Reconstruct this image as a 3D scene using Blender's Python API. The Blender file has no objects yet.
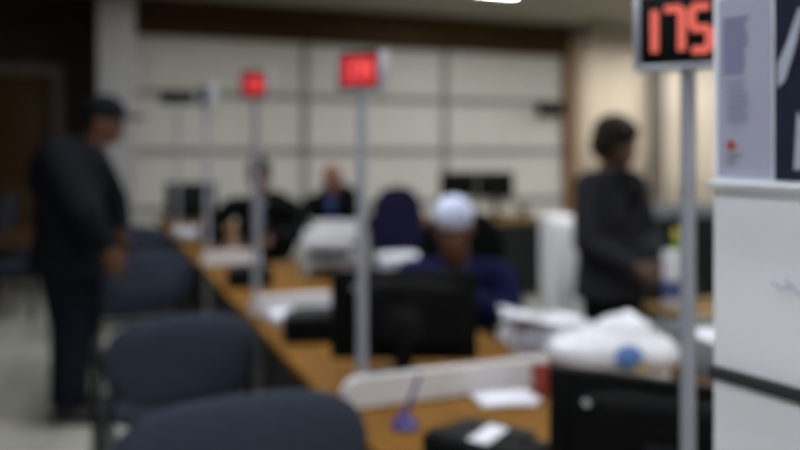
import bpy, bmesh, math, random
from mathutils import Vector, Matrix, Euler
random.seed(7)
S = bpy.context.scene
COL = S.collection
PI = math.pi
A = math.radians(21.7)                       # the camera looks this far right of the counter row (+Y)
SA, CA = math.sin(A), math.cos(A)
EYE = 1.42

# ------------------------------------------------------------------ helpers
def lin(c):
    return tuple(((v/255)/12.92 if v/255 <= .04045 else ((v/255+.055)/1.055)**2.4) for v in c)

def pm(name, rgb, rough=.6, metal=0, var=.12, scale=9, bump=0, bscale=120, spec=.4, stretch=(1, 1, 1), coat=0):
    m = bpy.data.materials.new(name); m.use_nodes = True
    nt = m.node_tree; b = nt.nodes['Principled BSDF']
    c = lin(rgb)
    tc = nt.nodes.new('ShaderNodeTexCoord'); mp = nt.nodes.new('ShaderNodeMapping')
    mp.inputs['Scale'].default_value = stretch
    nt.links.new(tc.outputs['Object'], mp.inputs['Vector'])
    n = nt.nodes.new('ShaderNodeTexNoise'); n.inputs['Scale'].default_value = scale; n.inputs['Detail'].default_value = 5
    nt.links.new(mp.outputs[0], n.inputs['Vector'])
    r = nt.nodes.new('ShaderNodeValToRGB')
    r.color_ramp.elements[0].position = .3; r.color_ramp.elements[1].position = .7
    r.color_ramp.elements[0].color = tuple(v*(1-var) for v in c)+(1,)
    r.color_ramp.elements[1].color = tuple(min(1, v*(1+var)) for v in c)+(1,)
    nt.links.new(n.outputs['Fac'], r.inputs[0]); nt.links.new(r.outputs[0], b.inputs['Base Color'])
    b.inputs['Roughness'].default_value = rough; b.inputs['Metallic'].default_value = metal
    b.inputs['Specular IOR Level'].default_value = spec
    b.inputs['Coat Weight'].default_value = coat
    if bump:
        n2 = nt.nodes.new('ShaderNodeTexNoise'); n2.inputs['Scale'].default_value = bscale
        nt.links.new(mp.outputs[0], n2.inputs['Vector'])
        bp = nt.nodes.new('ShaderNodeBump'); bp.inputs['Strength'].default_value = bump; bp.inputs['Distance'].default_value = .004
        nt.links.new(n2.outputs['Fac'], bp.inputs['Height']); nt.links.new(bp.outputs[0], b.inputs['Normal'])
    return m

def glow(name, rgb, strength):
    m = bpy.data.materials.new(name); m.use_nodes = True
    b = m.node_tree.nodes['Principled BSDF']
    b.inputs['Base Color'].default_value = lin(rgb)+(1,)
    b.inputs['Emission Color'].default_value = lin(rgb)+(1,)
    b.inputs['Emission Strength'].default_value = strength
    return m

def frame_of(d):
    d = d.normalized()
    a = Vector((0, 0, 1)) if abs(d.z) < .9 else Vector((1, 0, 0))
    u = d.cross(a).normalized(); return u, d.cross(u).normalized()

class MB:
    def __init__(self): self.bm = bmesh.new()
    def ring(self, pts): return [self.bm.verts.new(p) for p in pts]
    def bridge(self, a, b):
        n = len(a)
        for i in range(n): self.bm.faces.new((a[i], a[(i+1) % n], b[(i+1) % n], b[i]))
    def fan(self, r, p, flip=False):
        v = self.bm.verts.new(p); n = len(r)
        for i in range(n):
            f = (r[i], r[(i+1) % n], v); self.bm.faces.new(f[::-1] if flip else f)
    def box(self, c, s, bev=0, rot=None, seg=2):
        g = bmesh.ops.create_cube(self.bm, size=1)
        M = Matrix.Translation(Vector(c)) @ (rot.to_4x4() if rot is not None else Matrix()) @ Matrix.Diagonal((s[0], s[1], s[2], 1))
        bmesh.ops.transform(self.bm, matrix=M, verts=g['verts'])
        if bev:
            e = {x for v in g['verts'] for x in v.link_edges}
            bmesh.ops.bevel(self.bm, geom=list(e), offset=bev, segments=seg, affect='EDGES', profile=.5)
        return self
    def cyl(self, p0, p1, r0, r1=None, seg=24):
        r1 = r0 if r1 is None else r1
        p0, p1 = Vector(p0), Vector(p1); u, v = frame_of(p1-p0)
        rs = []
        for p, r in ((p0, r0), (p1, r1)):
            rs.append(self.ring([p+u*(r*math.cos(t))+v*(r*math.sin(t)) for t in [2*PI*i/seg for i in range(seg)]]))
        self.bridge(rs[0], rs[1]); self.bm.faces.new(rs[0][::-1]); self.bm.faces.new(rs[1]); return self
    def tube(self, pts, r, seg=10, closed=False):
        pts = [Vector(p) for p in pts]; n = len(pts); rs = []; u = None
        for i, p in enumerate(pts):
            if closed: d = pts[(i+1) % n]-pts[i-1]
            else: d = pts[min(i+1, n-1)]-pts[max(i-1, 0)]
            d.normalize()
            if u is None: u, v = frame_of(d)
            else:
                u = (u-d*u.dot(d)).normalized(); v = d.cross(u)
            rs.append(self.ring([p+u*(r*math.cos(t))+v*(r*math.sin(t)) for t in [2*PI*k/seg for k in range(seg)]]))
        for i in range(n-1): self.bridge(rs[i], rs[i+1])
        if closed: self.bridge(rs[-1], rs[0])
        else: self.bm.faces.new(rs[0][::-1]); self.bm.faces.new(rs[-1])
        return self
    def lathe(self, prof, c=(0, 0, 0), seg=32):
        c = Vector(c); rs = []
        for r, z in prof:
            rs.append(self.ring([c+Vector((max(r, 1e-4)*math.cos(t), max(r, 1e-4)*math.sin(t), z)) for t in [2*PI*k/seg for k in range(seg)]]))
        for i in range(len(rs)-1): self.bridge(rs[i], rs[i+1])
        self.bm.faces.new(rs[0][::-1]); self.bm.faces.new(rs[-1]); return self
    def ell(self, c, r, rot=None, seg=20):
        g = bmesh.ops.create_uvsphere(self.bm, u_segments=seg, v_segments=seg//2+2, radius=1)
        M = Matrix.Translation(Vector(c)) @ (rot.to_4x4() if rot is not None else Matrix()) @ Matrix.Diagonal((r[0], r[1], r[2], 1))
        bmesh.ops.transform(self.bm, matrix=M, verts=g['verts']); return self
    def cap(self, p0, p1, r0, r1=None, seg=14):
        r1 = r0 if r1 is None else r1
        p0, p1 = Vector(p0), Vector(p1); d = (p1-p0)
        if d.length < 1e-5: d = Vector((0, 0, 1e-4))
        dn = d.normalized(); u, v = frame_of(dn); rs = []
        for p, r, angs in ((p0, r0, (-75, -50, -25, 0)), (p1, r1, (0, 25, 50, 75))):
            for a in angs:
                a = math.radians(a); q = p+dn*(r*math.sin(a)); rr = r*math.cos(a)
                rs.append(self.ring([q+u*(rr*math.cos(t))+v*(rr*math.sin(t)) for t in [2*PI*k/seg for k in range(seg)]]))
        for i in range(len(rs)-1): self.bridge(rs[i], rs[i+1])
        self.fan(rs[0], p0-dn*r0, True); self.fan(rs[-1], p1+dn*r1); return self
    def frust(self, p0, p1, a0, a1, rt, seg=28):
        """elliptical tube piece; a0, a1 are (front-back, side) radii"""
        rs = []
        for p, (a, b) in ((p0, a0), (p1, a1)):
            rs.append(self.ring([Vector(p)+rt @ Vector((a*math.cos(t), b*math.sin(t), 0)) for t in [2*PI*k/seg for k in range(seg)]]))
        self.bridge(rs[0], rs[1]); self.bm.faces.new(rs[0][::-1]); self.bm.faces.new(rs[1]); return self
    def pad(self, w, h, t, e=3.2, bend=0, M=Matrix(), n=40, puff=4):
        """rounded cushion in the local XZ plane, thickness along Y"""
        def pt(r, th, s):
            c, sn = math.cos(th), math.sin(th)
            x = w/2*r*math.copysign(abs(c)**(2/e), c); z = h/2*r*math.copysign(abs(sn)**(2/e), sn)
            y = s*t/2*math.sqrt(max(0, 1-r**puff))+bend*x*x
            return M @ Vector((x, y, z))
        R = [.25, .5, .7, .85, .94, .985]
        th = [2*PI*k/n for k in range(n)]
        f = [self.ring([pt(r, a, -1) for a in th]) for r in R]
        m = self.ring([pt(1, a, 0) for a in th])
        b = [self.ring([pt(r, a, 1) for a in th]) for r in R]
        seq = f+[m]+b[::-1]
        for i in range(len(seq)-1): self.bridge(seq[i], seq[i+1])
        self.fan(seq[0], pt(0, 0, -1), True); self.fan(seq[-1], pt(0, 0, 1)); return self
    def prism(self, pts, y0, y1):
        """outline in XZ pushed along Y"""
        a = self.ring([(x, y0, z) for x, z in pts]); b = self.ring([(x, y1, z) for x, z in pts])
        self.bridge(a, b); self.bm.faces.new(a[::-1]); self.bm.faces.new(b); return self
    def build(self, name, mat, parent=None, smooth=True, angle=38, loc=None, rotz=0):
        bmesh.ops.recalc_face_normals(self.bm, faces=self.bm.faces[:])
        me = bpy.data.meshes.new(name); self.bm.to_mesh(me); self.bm.free()
        me.materials.append(mat)
        if smooth:
            me.shade_smooth()
            try: me.set_sharp_from_angle(angle=math.radians(angle))
            except Exception: pass
        o = bpy.data.objects.new(name, me); COL.objects.link(o)
        if parent: o.parent = parent
        if loc is not None: o.location = loc
        if rotz: o.rotation_euler = (0, 0, rotz)
        return o
    def melt(self, name, mat, parent=None, voxel=.008, it=4, loc=None, rotz=0):
        """one continuous skin grown over overlapping volumes"""
        bmesh.ops.recalc_face_normals(self.bm, faces=self.bm.faces[:])
        me = bpy.data.meshes.new('raw'); self.bm.to_mesh(me); self.bm.free()
        t = bpy.data.objects.new('raw', me); COL.objects.link(t)
        md = t.modifiers.new('r', 'REMESH'); md.mode = 'VOXEL'; md.voxel_size = voxel; md.use_smooth_shade = True
        sm = t.modifiers.new('s', 'SMOOTH'); sm.factor = .5; sm.iterations = it
        dg = bpy.context.evaluated_depsgraph_get(); dg.update()
        nm = bpy.data.meshes.new_from_object(t.evaluated_get(dg)); nm.name = name
        bpy.data.objects.remove(t); bpy.data.meshes.remove(me)
        nm.materials.clear(); nm.materials.append(mat); nm.shade_smooth()
        o = bpy.data.objects.new(name, nm); COL.objects.link(o)
        if parent: o.parent = parent
        if loc is not None: o.location = loc
        if rotz: o.rotation_euler = (0, 0, rotz)
        return o

def tag(o, label, cat, group=None):
    o['label'] = label; o['category'] = cat
    if group: o['group'] = group
    return o
def thing(name, label, cat, loc=(0, 0, 0), rotz=0, group=None):
    o = bpy.data.objects.new(name, None); COL.objects.link(o)
    o.empty_display_size = .1; o.location = loc; o.rotation_euler = (0, 0, rotz)
    return tag(o, label, cat, group)
def struct(name, mb, mat, smooth=False):
    o = mb.build(name, mat, smooth=smooth); o['kind'] = 'structure'; return o
def dup(root, loc, rotz, label, group=None):
    r = root.copy(); COL.objects.link(r); r.location = loc; r.rotation_euler = (0, 0, rotz); r['label'] = label
    if group: r['group'] = group
    def rec(src, dst):
        for ch in list(src.children):
            c = ch.copy(); COL.objects.link(c); c.parent = dst; rec(ch, c)
    rec(root, r); return r

# ------------------------------------------------------------------ materials
M = {}
def defmat(k, *a, **kw): M[k] = pm(k, *a, **kw)
defmat('dark_veneer', (44, 33, 23), .55, var=.25, scale=3, stretch=(6, 6, .5), spec=.1)
defmat('door_veneer', (62, 44, 24), .5, var=.2, scale=3, stretch=(8, 8, .5), spec=.1)
defmat('fascia_wood', (64, 47, 26), .5, var=.22, scale=3, stretch=(.5, 6, 8), spec=.1)
defmat('door_frame', (84, 74, 70), .5)
defmat('wall_panel', (206, 204, 196), .55, var=.03, scale=2, stretch=(5, 1, .4))
defmat('rail_grey', (136, 136, 131), .5, metal=.1)
defmat('beige_paint', (205, 186, 160), .7, var=.04)
defmat('trim_wood', (120, 88, 58), .5, var=.15, scale=4, stretch=(6, 6, .6))
defmat('pilaster_grey', (112, 104, 96), .7, var=.06)
defmat('column_paint', (160, 160, 160), .6, var=.05, scale=3)
defmat('ceiling_paint', (150, 144, 132), .8, var=.05, scale=1.2)
defmat('soffit_paint', (140, 132, 122), .8, var=.05)
defmat('desk_wood', (116, 82, 38), .65, var=.16, scale=5, stretch=(5, .7, 5), spec=.03)
defmat('pale_wood', (122, 98, 62), .5, var=.14, scale=5, stretch=(.7, 5, 5), spec=.1)
defmat('desk_panel', (36, 37, 38), .5, spec=.1)
defmat('steel_grey', (170, 174, 180), .38, metal=.35, var=.05)
defmat('pole_grey', (158, 164, 177), .35, metal=.3, var=.04)
defmat('chair_slate', (47, 53, 65), .85, var=.12, scale=60, bump=.3, bscale=400, spec=.06)
defmat('chair_frame', (22, 23, 25), .45, spec=.2)
defmat('black_plastic', (13, 14, 15), .5, var=.08, spec=.07)
defmat('screen_black', (12, 13, 16), .15, var=.03, spec=.5)
defmat('dark_grey_plastic', (26, 27, 30), .5, spec=.1)
defmat('divider_white', (198, 198, 200), .5, var=.04)
defmat('paper_white', (210, 212, 222), .7, var=.03)
defmat('plastic_white', (208, 212, 220), .35, var=.03)
defmat('machine_white', (226, 227, 231), .45, var=.03)
defmat('printer_grey', (168, 169, 172), .5)
defmat('board_white', (232, 236, 246), .45, var=.03, scale=3)
defmat('leaflet_paper', (174, 178, 204), .6, var=.02)
defmat('ink_blue', (120, 128, 172), .7)
defmat('ink_grey', (140, 146, 172), .7)
defmat('photo_dark', (38, 44, 62), .35, var=.3, scale=18)
defmat('photo_light', (176, 186, 206), .4, var=.15, scale=20)
defmat('emblem_red', (176, 96, 92), .6)
defmat('emblem_grey', (140, 146, 152), .6)
defmat('rail_black', (48, 50, 54), .5)
defmat('navy_fabric', (24, 21, 46), .85, var=.12, scale=40, bump=.25, bscale=400, spec=.06)
defmat('navy_wool', (20, 23, 56), .9, var=.12, scale=50, bump=.3, bscale=300, spec=.06)
defmat('cap_white', (186, 196, 222), .9, var=.06, scale=70, bump=.5, bscale=220)
defmat('cloth_black', (13, 14, 15), .85, var=.15, scale=30, spec=.06)
defmat('cloth_charcoal', (38, 39, 45), .85, var=.18, scale=30, spec=.06)
defmat('jacket_dark', (20, 22, 27), .85, var=.15, scale=18, spec=.06)
defmat('denim_dark', (18, 22, 30), .85, var=.15, scale=40, spec=.06)
defmat('shoe_black', (20, 20, 22), .4)
defmat('shirt_blue', (60, 76, 122), .8)
defmat('shirt_pale', (120, 126, 150), .8)
defmat('tie_blue', (28, 46, 100), .6)
defmat('skin_brown', (98, 66, 50), .55, var=.07, scale=20, spec=.35)
defmat('skin_dark', (80, 57, 46), .55, var=.07, scale=20, spec=.35)
defmat('skin_pink', (134, 88, 72), .5, var=.07, scale=20, spec=.4)
defmat('lip', (120, 66, 58), .5)
defmat('hair_black', (28, 24, 23), .6, var=.3, scale=60, bump=.6, bscale=160, spec=.1)
defmat('hair_brown', (28, 21, 17), .6, var=.3, scale=60, bump=.7, bscale=130, spec=.1)
defmat('eye_white', (140, 132, 124), .2)
defmat('iris', (40, 26, 18), .2)
defmat('purple_plastic', (52, 42, 118), .35)
defmat('red_plastic', (140, 58, 52), .4)
defmat('red_brown', (96, 44, 34), .5)
defmat('blue_print', (84, 122, 186), .5)
defmat('yellow_print', (216, 200, 92), .5)
defmat('green_glass', (116, 146, 62), .15, spec=.6)
defmat('blue_pack', (70, 84, 136), .4)
defmat('wood_arm', (88, 60, 30), .45, var=.15)
defmat('tray_grey', (112, 118, 124), .45)
M['lamp'] = glow('lamp_diffuser', (250, 252, 255), 43)
M['led_orange'] = glow('led_orange', (205, 92, 80), .5)
M['led_red'] = glow('led_red', (225, 84, 78), .7)
M['led_field'] = glow('led_field', (182, 30, 46), .42)

# terrazzo floor tiles
def floor_mat():
    m = pm('floor_terrazzo', (206, 206, 194), .35, var=.1, scale=2.2)
    nt = m.node_tree; b = nt.nodes['Principled BSDF']
    ramp = b.inputs['Base Color'].links[0].from_node
    v = nt.nodes.new('ShaderNodeTexNoise'); v.inputs['Scale'].default_value = 26
    br = nt.nodes.new('ShaderNodeTexBrick'); br.offset = 0
    br.inputs['Scale'].default_value = 2.2; br.inputs['Mortar Size'].default_value = .012
    br.inputs['Brick Width'].default_value = 1; br.inputs['Row Height'].default_value = 1
    br.inputs['Color1'].default_value = (1, 1, 1, 1); br.inputs['Color2'].default_value = (.86, .86, .86, 1); br.inputs['Mortar'].default_value = (.5, .5, .5, 1)
    tc = nt.nodes['Texture Coordinate']
    nt.links.new(tc.outputs['Object'], br.inputs['Vector']); nt.links.new(tc.outputs['Object'], v.inputs['Vector'])
    mx = nt.nodes.new('ShaderNodeMix'); mx.data_type = 'RGBA'; mx.blend_type = 'MULTIPLY'; mx.inputs[0].default_value = 1
    mx2 = nt.nodes.new('ShaderNodeMix'); mx2.data_type = 'RGBA'; mx2.blend_type = 'MULTIPLY'; mx2.inputs[0].default_value = .45
    nt.links.new(ramp.outputs[0], mx.inputs[6]); nt.links.new(br.outputs[0], mx.inputs[7])
    nt.links.new(mx.outputs[2], mx2.inputs[6]); nt.links.new(v.outputs['Fac'], mx2.inputs[7])
    nt.links.new(mx2.outputs[2], b.inputs['Base Color'])
    return m
M['floor'] = floor_mat()
# sheer curtain: daylight passes through the cloth
def curtain_mat(nm='curtain_sheer', thru=.5):
    m = pm(nm, (222, 211, 194), .85, var=.05, scale=4, stretch=(10, 1, .3))
    nt = m.node_tree; b = nt.nodes['Principled BSDF']; out = nt.nodes['Material Output']
    tr = nt.nodes.new('ShaderNodeBsdfTranslucent'); tr.inputs[0].default_value = lin((250, 246, 238))+(1,)
    mx = nt.nodes.new('ShaderNodeMixShader'); mx.inputs[0].default_value = thru
    nt.links.new(b.outputs[0], mx.inputs[1]); nt.links.new(tr.outputs[0], mx.inputs[2]); nt.links.new(mx.outputs[0], out.inputs[0])
    return m
M['curtain'] = curtain_mat(); M['curtain_lined'] = curtain_mat('curtain_lined', .17)
g = bpy.data.materials.new('window_glass'); g.use_nodes = True
gb = g.node_tree.nodes['Principled BSDF']; gb.inputs['Transmission Weight'].default_value = 1; gb.inputs['Roughness'].default_value = .35; gb.inputs['IOR'].default_value = 1.1
M['glass'] = g

# ------------------------------------------------------------------ the room
X0, X1, Y0, YB, H = -4.2, 10.2, -2.4, 9.5, 3.2
struct('floor', MB().box(((X0+X1)/2, (Y0+YB)/2, -.05), (X1-X0+.4, YB-Y0+.4, .1)), M['floor'])
struct('ceiling', MB().box(((X0+X1)/2, (Y0+YB)/2, H+.05), (X1-X0+.4, YB-Y0+.4, .1)), M['ceiling_paint'])
struct('wall_left', MB().box((X0-.1, (Y0+YB)/2, H/2), (.2, YB-Y0+.4, H)), M['dark_veneer'])
struct('wall_right', MB().box((X1+.1, (Y0+YB)/2, H/2), (.2, YB-Y0+.4, H)), M['beige_paint'])
struct('wall_front', MB().box(((X0+X1)/2, Y0-.1, H/2), (X1-X0, .2, H)), M['beige_paint'])
# back wall: veneered stretch with a door, panelled stretch, curtained stretch with a high window and a second one added for light
DX0, DX1, DZ = -1.75, -.38, 2.26
wb = MB()
wb.box(((X0+DX0)/2, YB+.1, H/2), (DX0-X0, .2, H)).box(((DX1+.3)/2, YB+.1, H/2), (.3-DX1, .2, H)).box(((DX0+DX1)/2, YB+.1, (DZ+H)/2), (DX1-DX0, .2, H-DZ))
struct('wall_back_veneer', wb, M['dark_veneer'])
struct('wall_back_panelled', MB().box(((.3+6.3)/2, YB+.1, H/2), (6.0, .2, H)), M['wall_panel'])
WX0, WX1, WZ0, WZ1 = 6.60, 7.60, 1.3, 2.9
wc = MB()
VX0, VX1, VZ0, VZ1 = 8.02, 9.2, 1.1, 2.8
wc.box(((6.3+WX0)/2, YB+.1, H/2), (WX0-6.3, .2, H)).box(((WX1+VX0)/2, YB+.1, H/2), (VX0-WX1, .2, H)).box(((VX1+X1)/2, YB+.1, H/2), (X1-VX1, .2, H))
wc.box(((VX0+VX1)/2, YB+.1, VZ0/2), (VX1-VX0, .2, VZ0)).box(((VX0+VX1)/2, YB+.1, (VZ1+H)/2), (VX1-VX0, .2, H-VZ1))
wc.box(((WX0+WX1)/2, YB+.1, WZ0/2), (WX1-WX0, .2, WZ0)).box(((WX0+WX1)/2, YB+.1, (WZ1+H)/2), (WX1-WX0, .2, H-WZ1))
struct('wall_back_curtained', wc, M['beige_paint'])
def window(n, x0, x1, z0, z1):
    w = MB()
    for x in (x0+.02, (x0+x1)/2, x1-.02): w.box((x, YB+.1, (z0+z1)/2), (.04, .06, z1-z0))
    for z in (z0+.02, z1-.02): w.box(((x0+x1)/2, YB+.1, z), (x1-x0, .06, .04))
    win = struct('window_%d' % n, w, M['rail_grey'])
    MB().box(((x0+x1)/2, YB+.1, (z0+z1)/2), (x1-x0-.06, .008, z1-z0-.06)).build('window_pane', M['glass'], win, smooth=False)
window(1, WX0, WX1, WZ0, WZ1); window(2, VX0, VX1, VZ0, VZ1)  # the second window is added, to backlight the right-hand curtain
# door with its frame
d = struct('door_1', MB().box(((DX0+DX1)/2, YB+.05, DZ/2), (DX1-DX0+.02, .05, DZ+.02), .004), M['door_veneer'])
for z, h in ((.6, .8), (1.6, .9)):
    for x in (-1.42, -.74): MB().box((x, YB+.022, z), (.5, .012, h), .004).build('door_panel', M['door_veneer'], d)
MB().lathe([(.0, 0), (.028, 0), (.028, .012), (.012, .02), (.012, .05), (.028, .06), (.028, .085), (.0, .09)], (0, 0, 0), 20).build('door_handle', M['steel_grey'], d, loc=(-1.64, YB+.02, 1.0)).rotation_euler = (PI/2, 0, 0)
n_trim = 0
def trim(mb, mat):
    global n_trim; n_trim += 1
    return struct('trim_%d' % n_trim, mb, mat)
t = MB()
for x in (DX0-.04, DX1+.04): t.box((x, YB-.015, DZ/2), (.1, .05, DZ), .006)
t.box(((DX0+DX1)/2, YB-.015, DZ+.05), (DX1-DX0+.18, .05, .1), .006)
trim(t, M['door_frame'])
# rails and mullions over the panels, wood fascia above
for z in (.72, 1.4, 2.08): trim(MB().box((3.3, YB-.012, z), (5.96, .028, .085), .004), M['rail_grey'])
for x in (2.5, 4.43): trim(MB().box((x, YB-.02, 1.38), (.075, .04, 2.76), .004), M['rail_grey'])
trim(MB().box((3.3, YB-.05, 2.976), (6.1, .1, .446), .004), M['fascia_wood'])
trim(MB().box((6.36, YB-.04, 1.42), (.14, .09, 2.84), .006), M['trim_wood'])
trim(MB().box((8.3, YB-.25, H-.11), (3.8, .5, .22), .006), M['soffit_paint'])
trim(MB().box((7.805, YB-.12, 1.48), (.21, .24, 2.95), .01), M['pilaster_grey'])
struct('baseboard_back', MB().box((3.3, YB-.035, .05), (5.9, .03, .1), .004), M['rail_grey'])
struct('column_left', MB().box((.25, 8.75, H/2), (.37, .4, H-.002), .02), M['column_paint'])
# ceiling ribs
for i, y in enumerate((2.2, 4.6, 7.0)): trim(MB().box(((X0+X1)/2, y, H-.04), (X1-X0, .14, .08), .004), M['soffit_paint'])

def curtain(x0, x1, label, z0=.05, z1=2.93, mat='curtain'):
    t = thing('curtain', label, 'curtain', ((x0+x1)/2, YB-.12, 0))
    mb = MB(); n = int((x1-x0)/.012); prev = None
    for i in range(n+1):
        x = x0+(x1-x0)*i/n-(x0+x1)/2; y = .035*math.sin(i*.62)+.012*math.sin(i*.23+1)
        r = [mb.bm.verts.new((x, y*(1 if k else .5), z)) for k, z in enumerate((z1, 1.9, 1.0, z0))]
        if prev:
            for k in range(3): mb.bm.faces.new((prev[k], r[k], r[k+1], prev[k+1]))
        prev = r
    o = mb.build('curtain_cloth', M[mat], t, angle=180)
    sd = o.modifiers.new('thick', 'SOLIDIFY'); sd.thickness = .002
    MB().cyl((x0-(x0+x1)/2-.02, 0, z1+.004), (x1-(x0+x1)/2+.02, 0, z1+.004), .012).build('curtain_rod', M['rail_grey'], t)
curtain(6.46, 7.68, 'pale sheer curtain glowing with daylight behind the standing woman')
curtain(7.94, 9.4, 'pale sheer curtain right of the grey pilaster, behind the sign post', mat='curtain_lined')

# ceiling lamps
def lamp(x, y, label, group=None, sx=.6, sy=.6):
    t = thing('ceiling_light', label, 'light', (x, y, H), 0, group)
    f = MB()
    for s in (-1, 1):
        f.box((s*(sx/2+.015), 0, -.012), (.03, sy+.06, .024), .003); f.box((0, s*(sy/2+.015), -.012), (sx, .03, .024), .003)
    f.build('lamp_frame', M['rail_grey'], t)
    MB().box((0, 0, -.008), (sx, sy, .012)).build('diffuser', M['lamp'], t, smooth=False)
lamp(4.22, 7.52, 'square ceiling light panel above the far desk, the one in view', None, .5, .5)
G = 'unseen added ceiling light panels'
for x, y in ((7.2, 6.6), (8.25, 8.1), (6.6, 3.4), (.6, .5), (3.4, .5), (3.6, 3.4), (.7, 3.4), (1.3, 6.4), (-1.6, .5)):  # unseen panels added to raise the light, one for the right-hand curtain
    lamp(x, y, 'unseen square ceiling light panel added to brighten the room', G)

# ------------------------------------------------------------------ desks of the service counter
DESK_Y = [.76, 1.90, 3.12, 4.60, 6.28, 7.95]
DX = [1.30, 1.34, 1.42, .94, 1.22]
dl = ['nearest wooden service desk, under the pen stand and the black ticket printer',
      'wooden service desk under the monitor in front of the white-capped man',
      'wooden service desk carrying the white printer behind the second white divider',
      'narrow wooden service desk before the clerk in the black suit',
      'farthest wooden service desk, below the distant monitor']
for i in range(5):
    y0, y1, xr = DESK_Y[i]+.004, DESK_Y[i+1]-.004, DX[i]; L = y1-y0; W = xr-.59
    t = thing('service_desk', dl[i], 'desk', (.59, y0, 0), 0, 'service desks in the counter row')
    MB().box((W/2, L/2, .733), (W, L, .034), .006).build('desktop', M['desk_wood'], t)
    MB().box((.052, L/2, .42), (.018, L-.12, .56), .002).build('modesty_panel', M['desk_panel'], t)
    for lx in (.05, W-.05):
        for ly in (.03, L-.03):
            MB().box((lx, ly, .358), (.046, .046, .716), .006).build('leg', M['steel_grey'], t)
# side return with the papers
t = thing('side_desk', 'wooden side desk behind the counter carrying white papers and a plastic bag', 'desk', (1.38, 1.45, 0))
MB().box((.31, .52, .733), (.62, 1.04, .034), .006).build('desktop', M['desk_wood'], t)
for lx in (.04, .58):
    for ly in (.05, .99): MB().box((lx, ly, .358), (.045, .045, .716), .006).build('leg', M['steel_grey'], t)
MB().box((.31, .99, .5), (.5, .018, .4), .002).build('modesty_panel', M['desk_panel'], t)

# dividers across the counter
def divider(L):
    t = thing('desk_divider', '', 'divider')
    r = .045; h = .076
    pts = [(0, 0), (L, 0), (L, h)] + [(r-r*math.sin(a), h-r+r*math.cos(a)) for a in [PI/2*k/8 for k in range(9)]]
    b = MB().prism(pts, -.014, .014)
    b.build('board', M['divider_white'], t)
    for x in (.1, L-.1): MB().box((x, .026, .012), (.05, .024, .024), .003).build('bracket', M['steel_grey'], t)
    return t
dv = divider(.62)
dv.location = (.605, 1.93, .75); dv['label'] = 'nearest low white desk divider, standing behind the purple pen stand'; dv['group'] = 'white desk dividers'
for y, lab in ((3.15, 'low white desk divider beside the second post, left of the centre monitor'),
               ):
    dup(dv, (.605, y, .75), 0, lab)
dv2 = divider(.34); dv2.location = (.605, 4.64, .75); dv2['label'] = 'low white desk divider in front of the black-suited clerk'; dv2['group'] = 'white desk dividers'
dup(dv2, (.605, 6.32, .75), 0, 'farthest low white desk divider, below the distant monitor')

# ------------------------------------------------------------------ queue number displays on posts
SEG = {'0': 'abcdef', '1': 'bc', '2': 'abged', '3': 'abgcd', '4': 'fgbc', '5': 'afgcd', '6': 'afgedc', '7': 'abc', '8': 'abcdefg', '9': 'abfgcd'}
def seven(mb, ch, cx, cz, w, h, t, y):
    P = {'a': ((0, h/2), (w, t)), 'd': ((0, -h/2), (w, t)), 'g': ((0, 0), (w, t)),
         'f': ((-w/2, h/4), (t, h/2)), 'b': ((w/2, h/4), (t, h/2)), 'e': ((-w/2, -h/4), (t, h/2)), 'c': ((w/2, -h/4), (t, h/2))}
    for s in SEG[ch]:
        (x, z), (a, b) = P[s]; mb.box((cx+x, y, cz+z), (a*.98, .002, b*.98), 0)
def display(loc, face, zc, w, h, depth, digits, label, led, field=None, off=0, dh=None, pr=.0145):
    """face: angle of the viewing direction, 0 = looking towards -Y, positive turns it to -X"""
    t = thing('queue_display', label, 'number sign', loc, -face, 'queue displays on posts')
    zb = loc[2]
    MB().lathe([(0, 0), (.042, 0), (.042, .006), (.028, .014), (pr+.004, .03), (0, .03)]).build('base', M['pole_grey'], t)
    MB().cyl((0, 0, .02), (0, 0, zc-zb-h/2+.002), pr, seg=20).build('pole', M['pole_grey'], t)
    hs = MB().box((0, 0, zc-zb), (w, depth, h), .006).build('housing', M['black_plastic'], t)
    rm = MB()
    for s in (-1, 1):
        rm.box((s*(w/2-.002), -.003, zc-zb), (.008, depth+.004, h+.002), .0015)
    rm.box((0, -.003, zc-zb-h/2+.001), (w+.002, depth+.004, .007), .0015)
    rm.build('rim', M['pole_grey'], t)
    if digits:
        y = -depth/2-.0015
        if field: MB().box((0, y+.0008, zc-zb), (w*.80, .002, h*.74), 0).build('lit_panel', field, t, smooth=False)
        mb = MB(); dh = dh or h*.62; dw = dh*.33; sp = .52; n = len(digits)
        for k, ch in enumerate(digits):
            seven(mb, ch, off+(k-(n-1)/2)*dh*sp, zc-zb, dw, dh-dh*.15, dh*.155, y-.0012)
        mb.build('digits', led, t, smooth=False)
    return t
R = math.radians
display((.782, .868, .75), R(52), 1.5875, .137, .104, .035, '175', 'nearest red-lit number sign reading 175 on a grey post', M['led_orange'], off=-.0165, dh=.070, pr=.0105)
display((.695, 2.03, .75), R(42), 1.637, .130, .108, .045, '174', 'red number sign on the grey post in front of the centre monitor', M['led_red'], M['led_field'], dh=.05)
display((.645, 3.25, .75), R(36), 1.692, .122, .122, .05, '173', 'smaller bright red number sign on the post before the black-suited clerk', M['led_red'], M['led_field'], dh=.05)
display((.645, 4.72, .75), R(62), 1.745, .10, .12, .045, '', 'small unlit black sign on a thin post, second farthest of the row', None)
display((.645, 6.42, .75), R(10), 1.84, .28, .11, .05, '', 'wide unlit black sign on the farthest post, beside the column', None)

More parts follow.
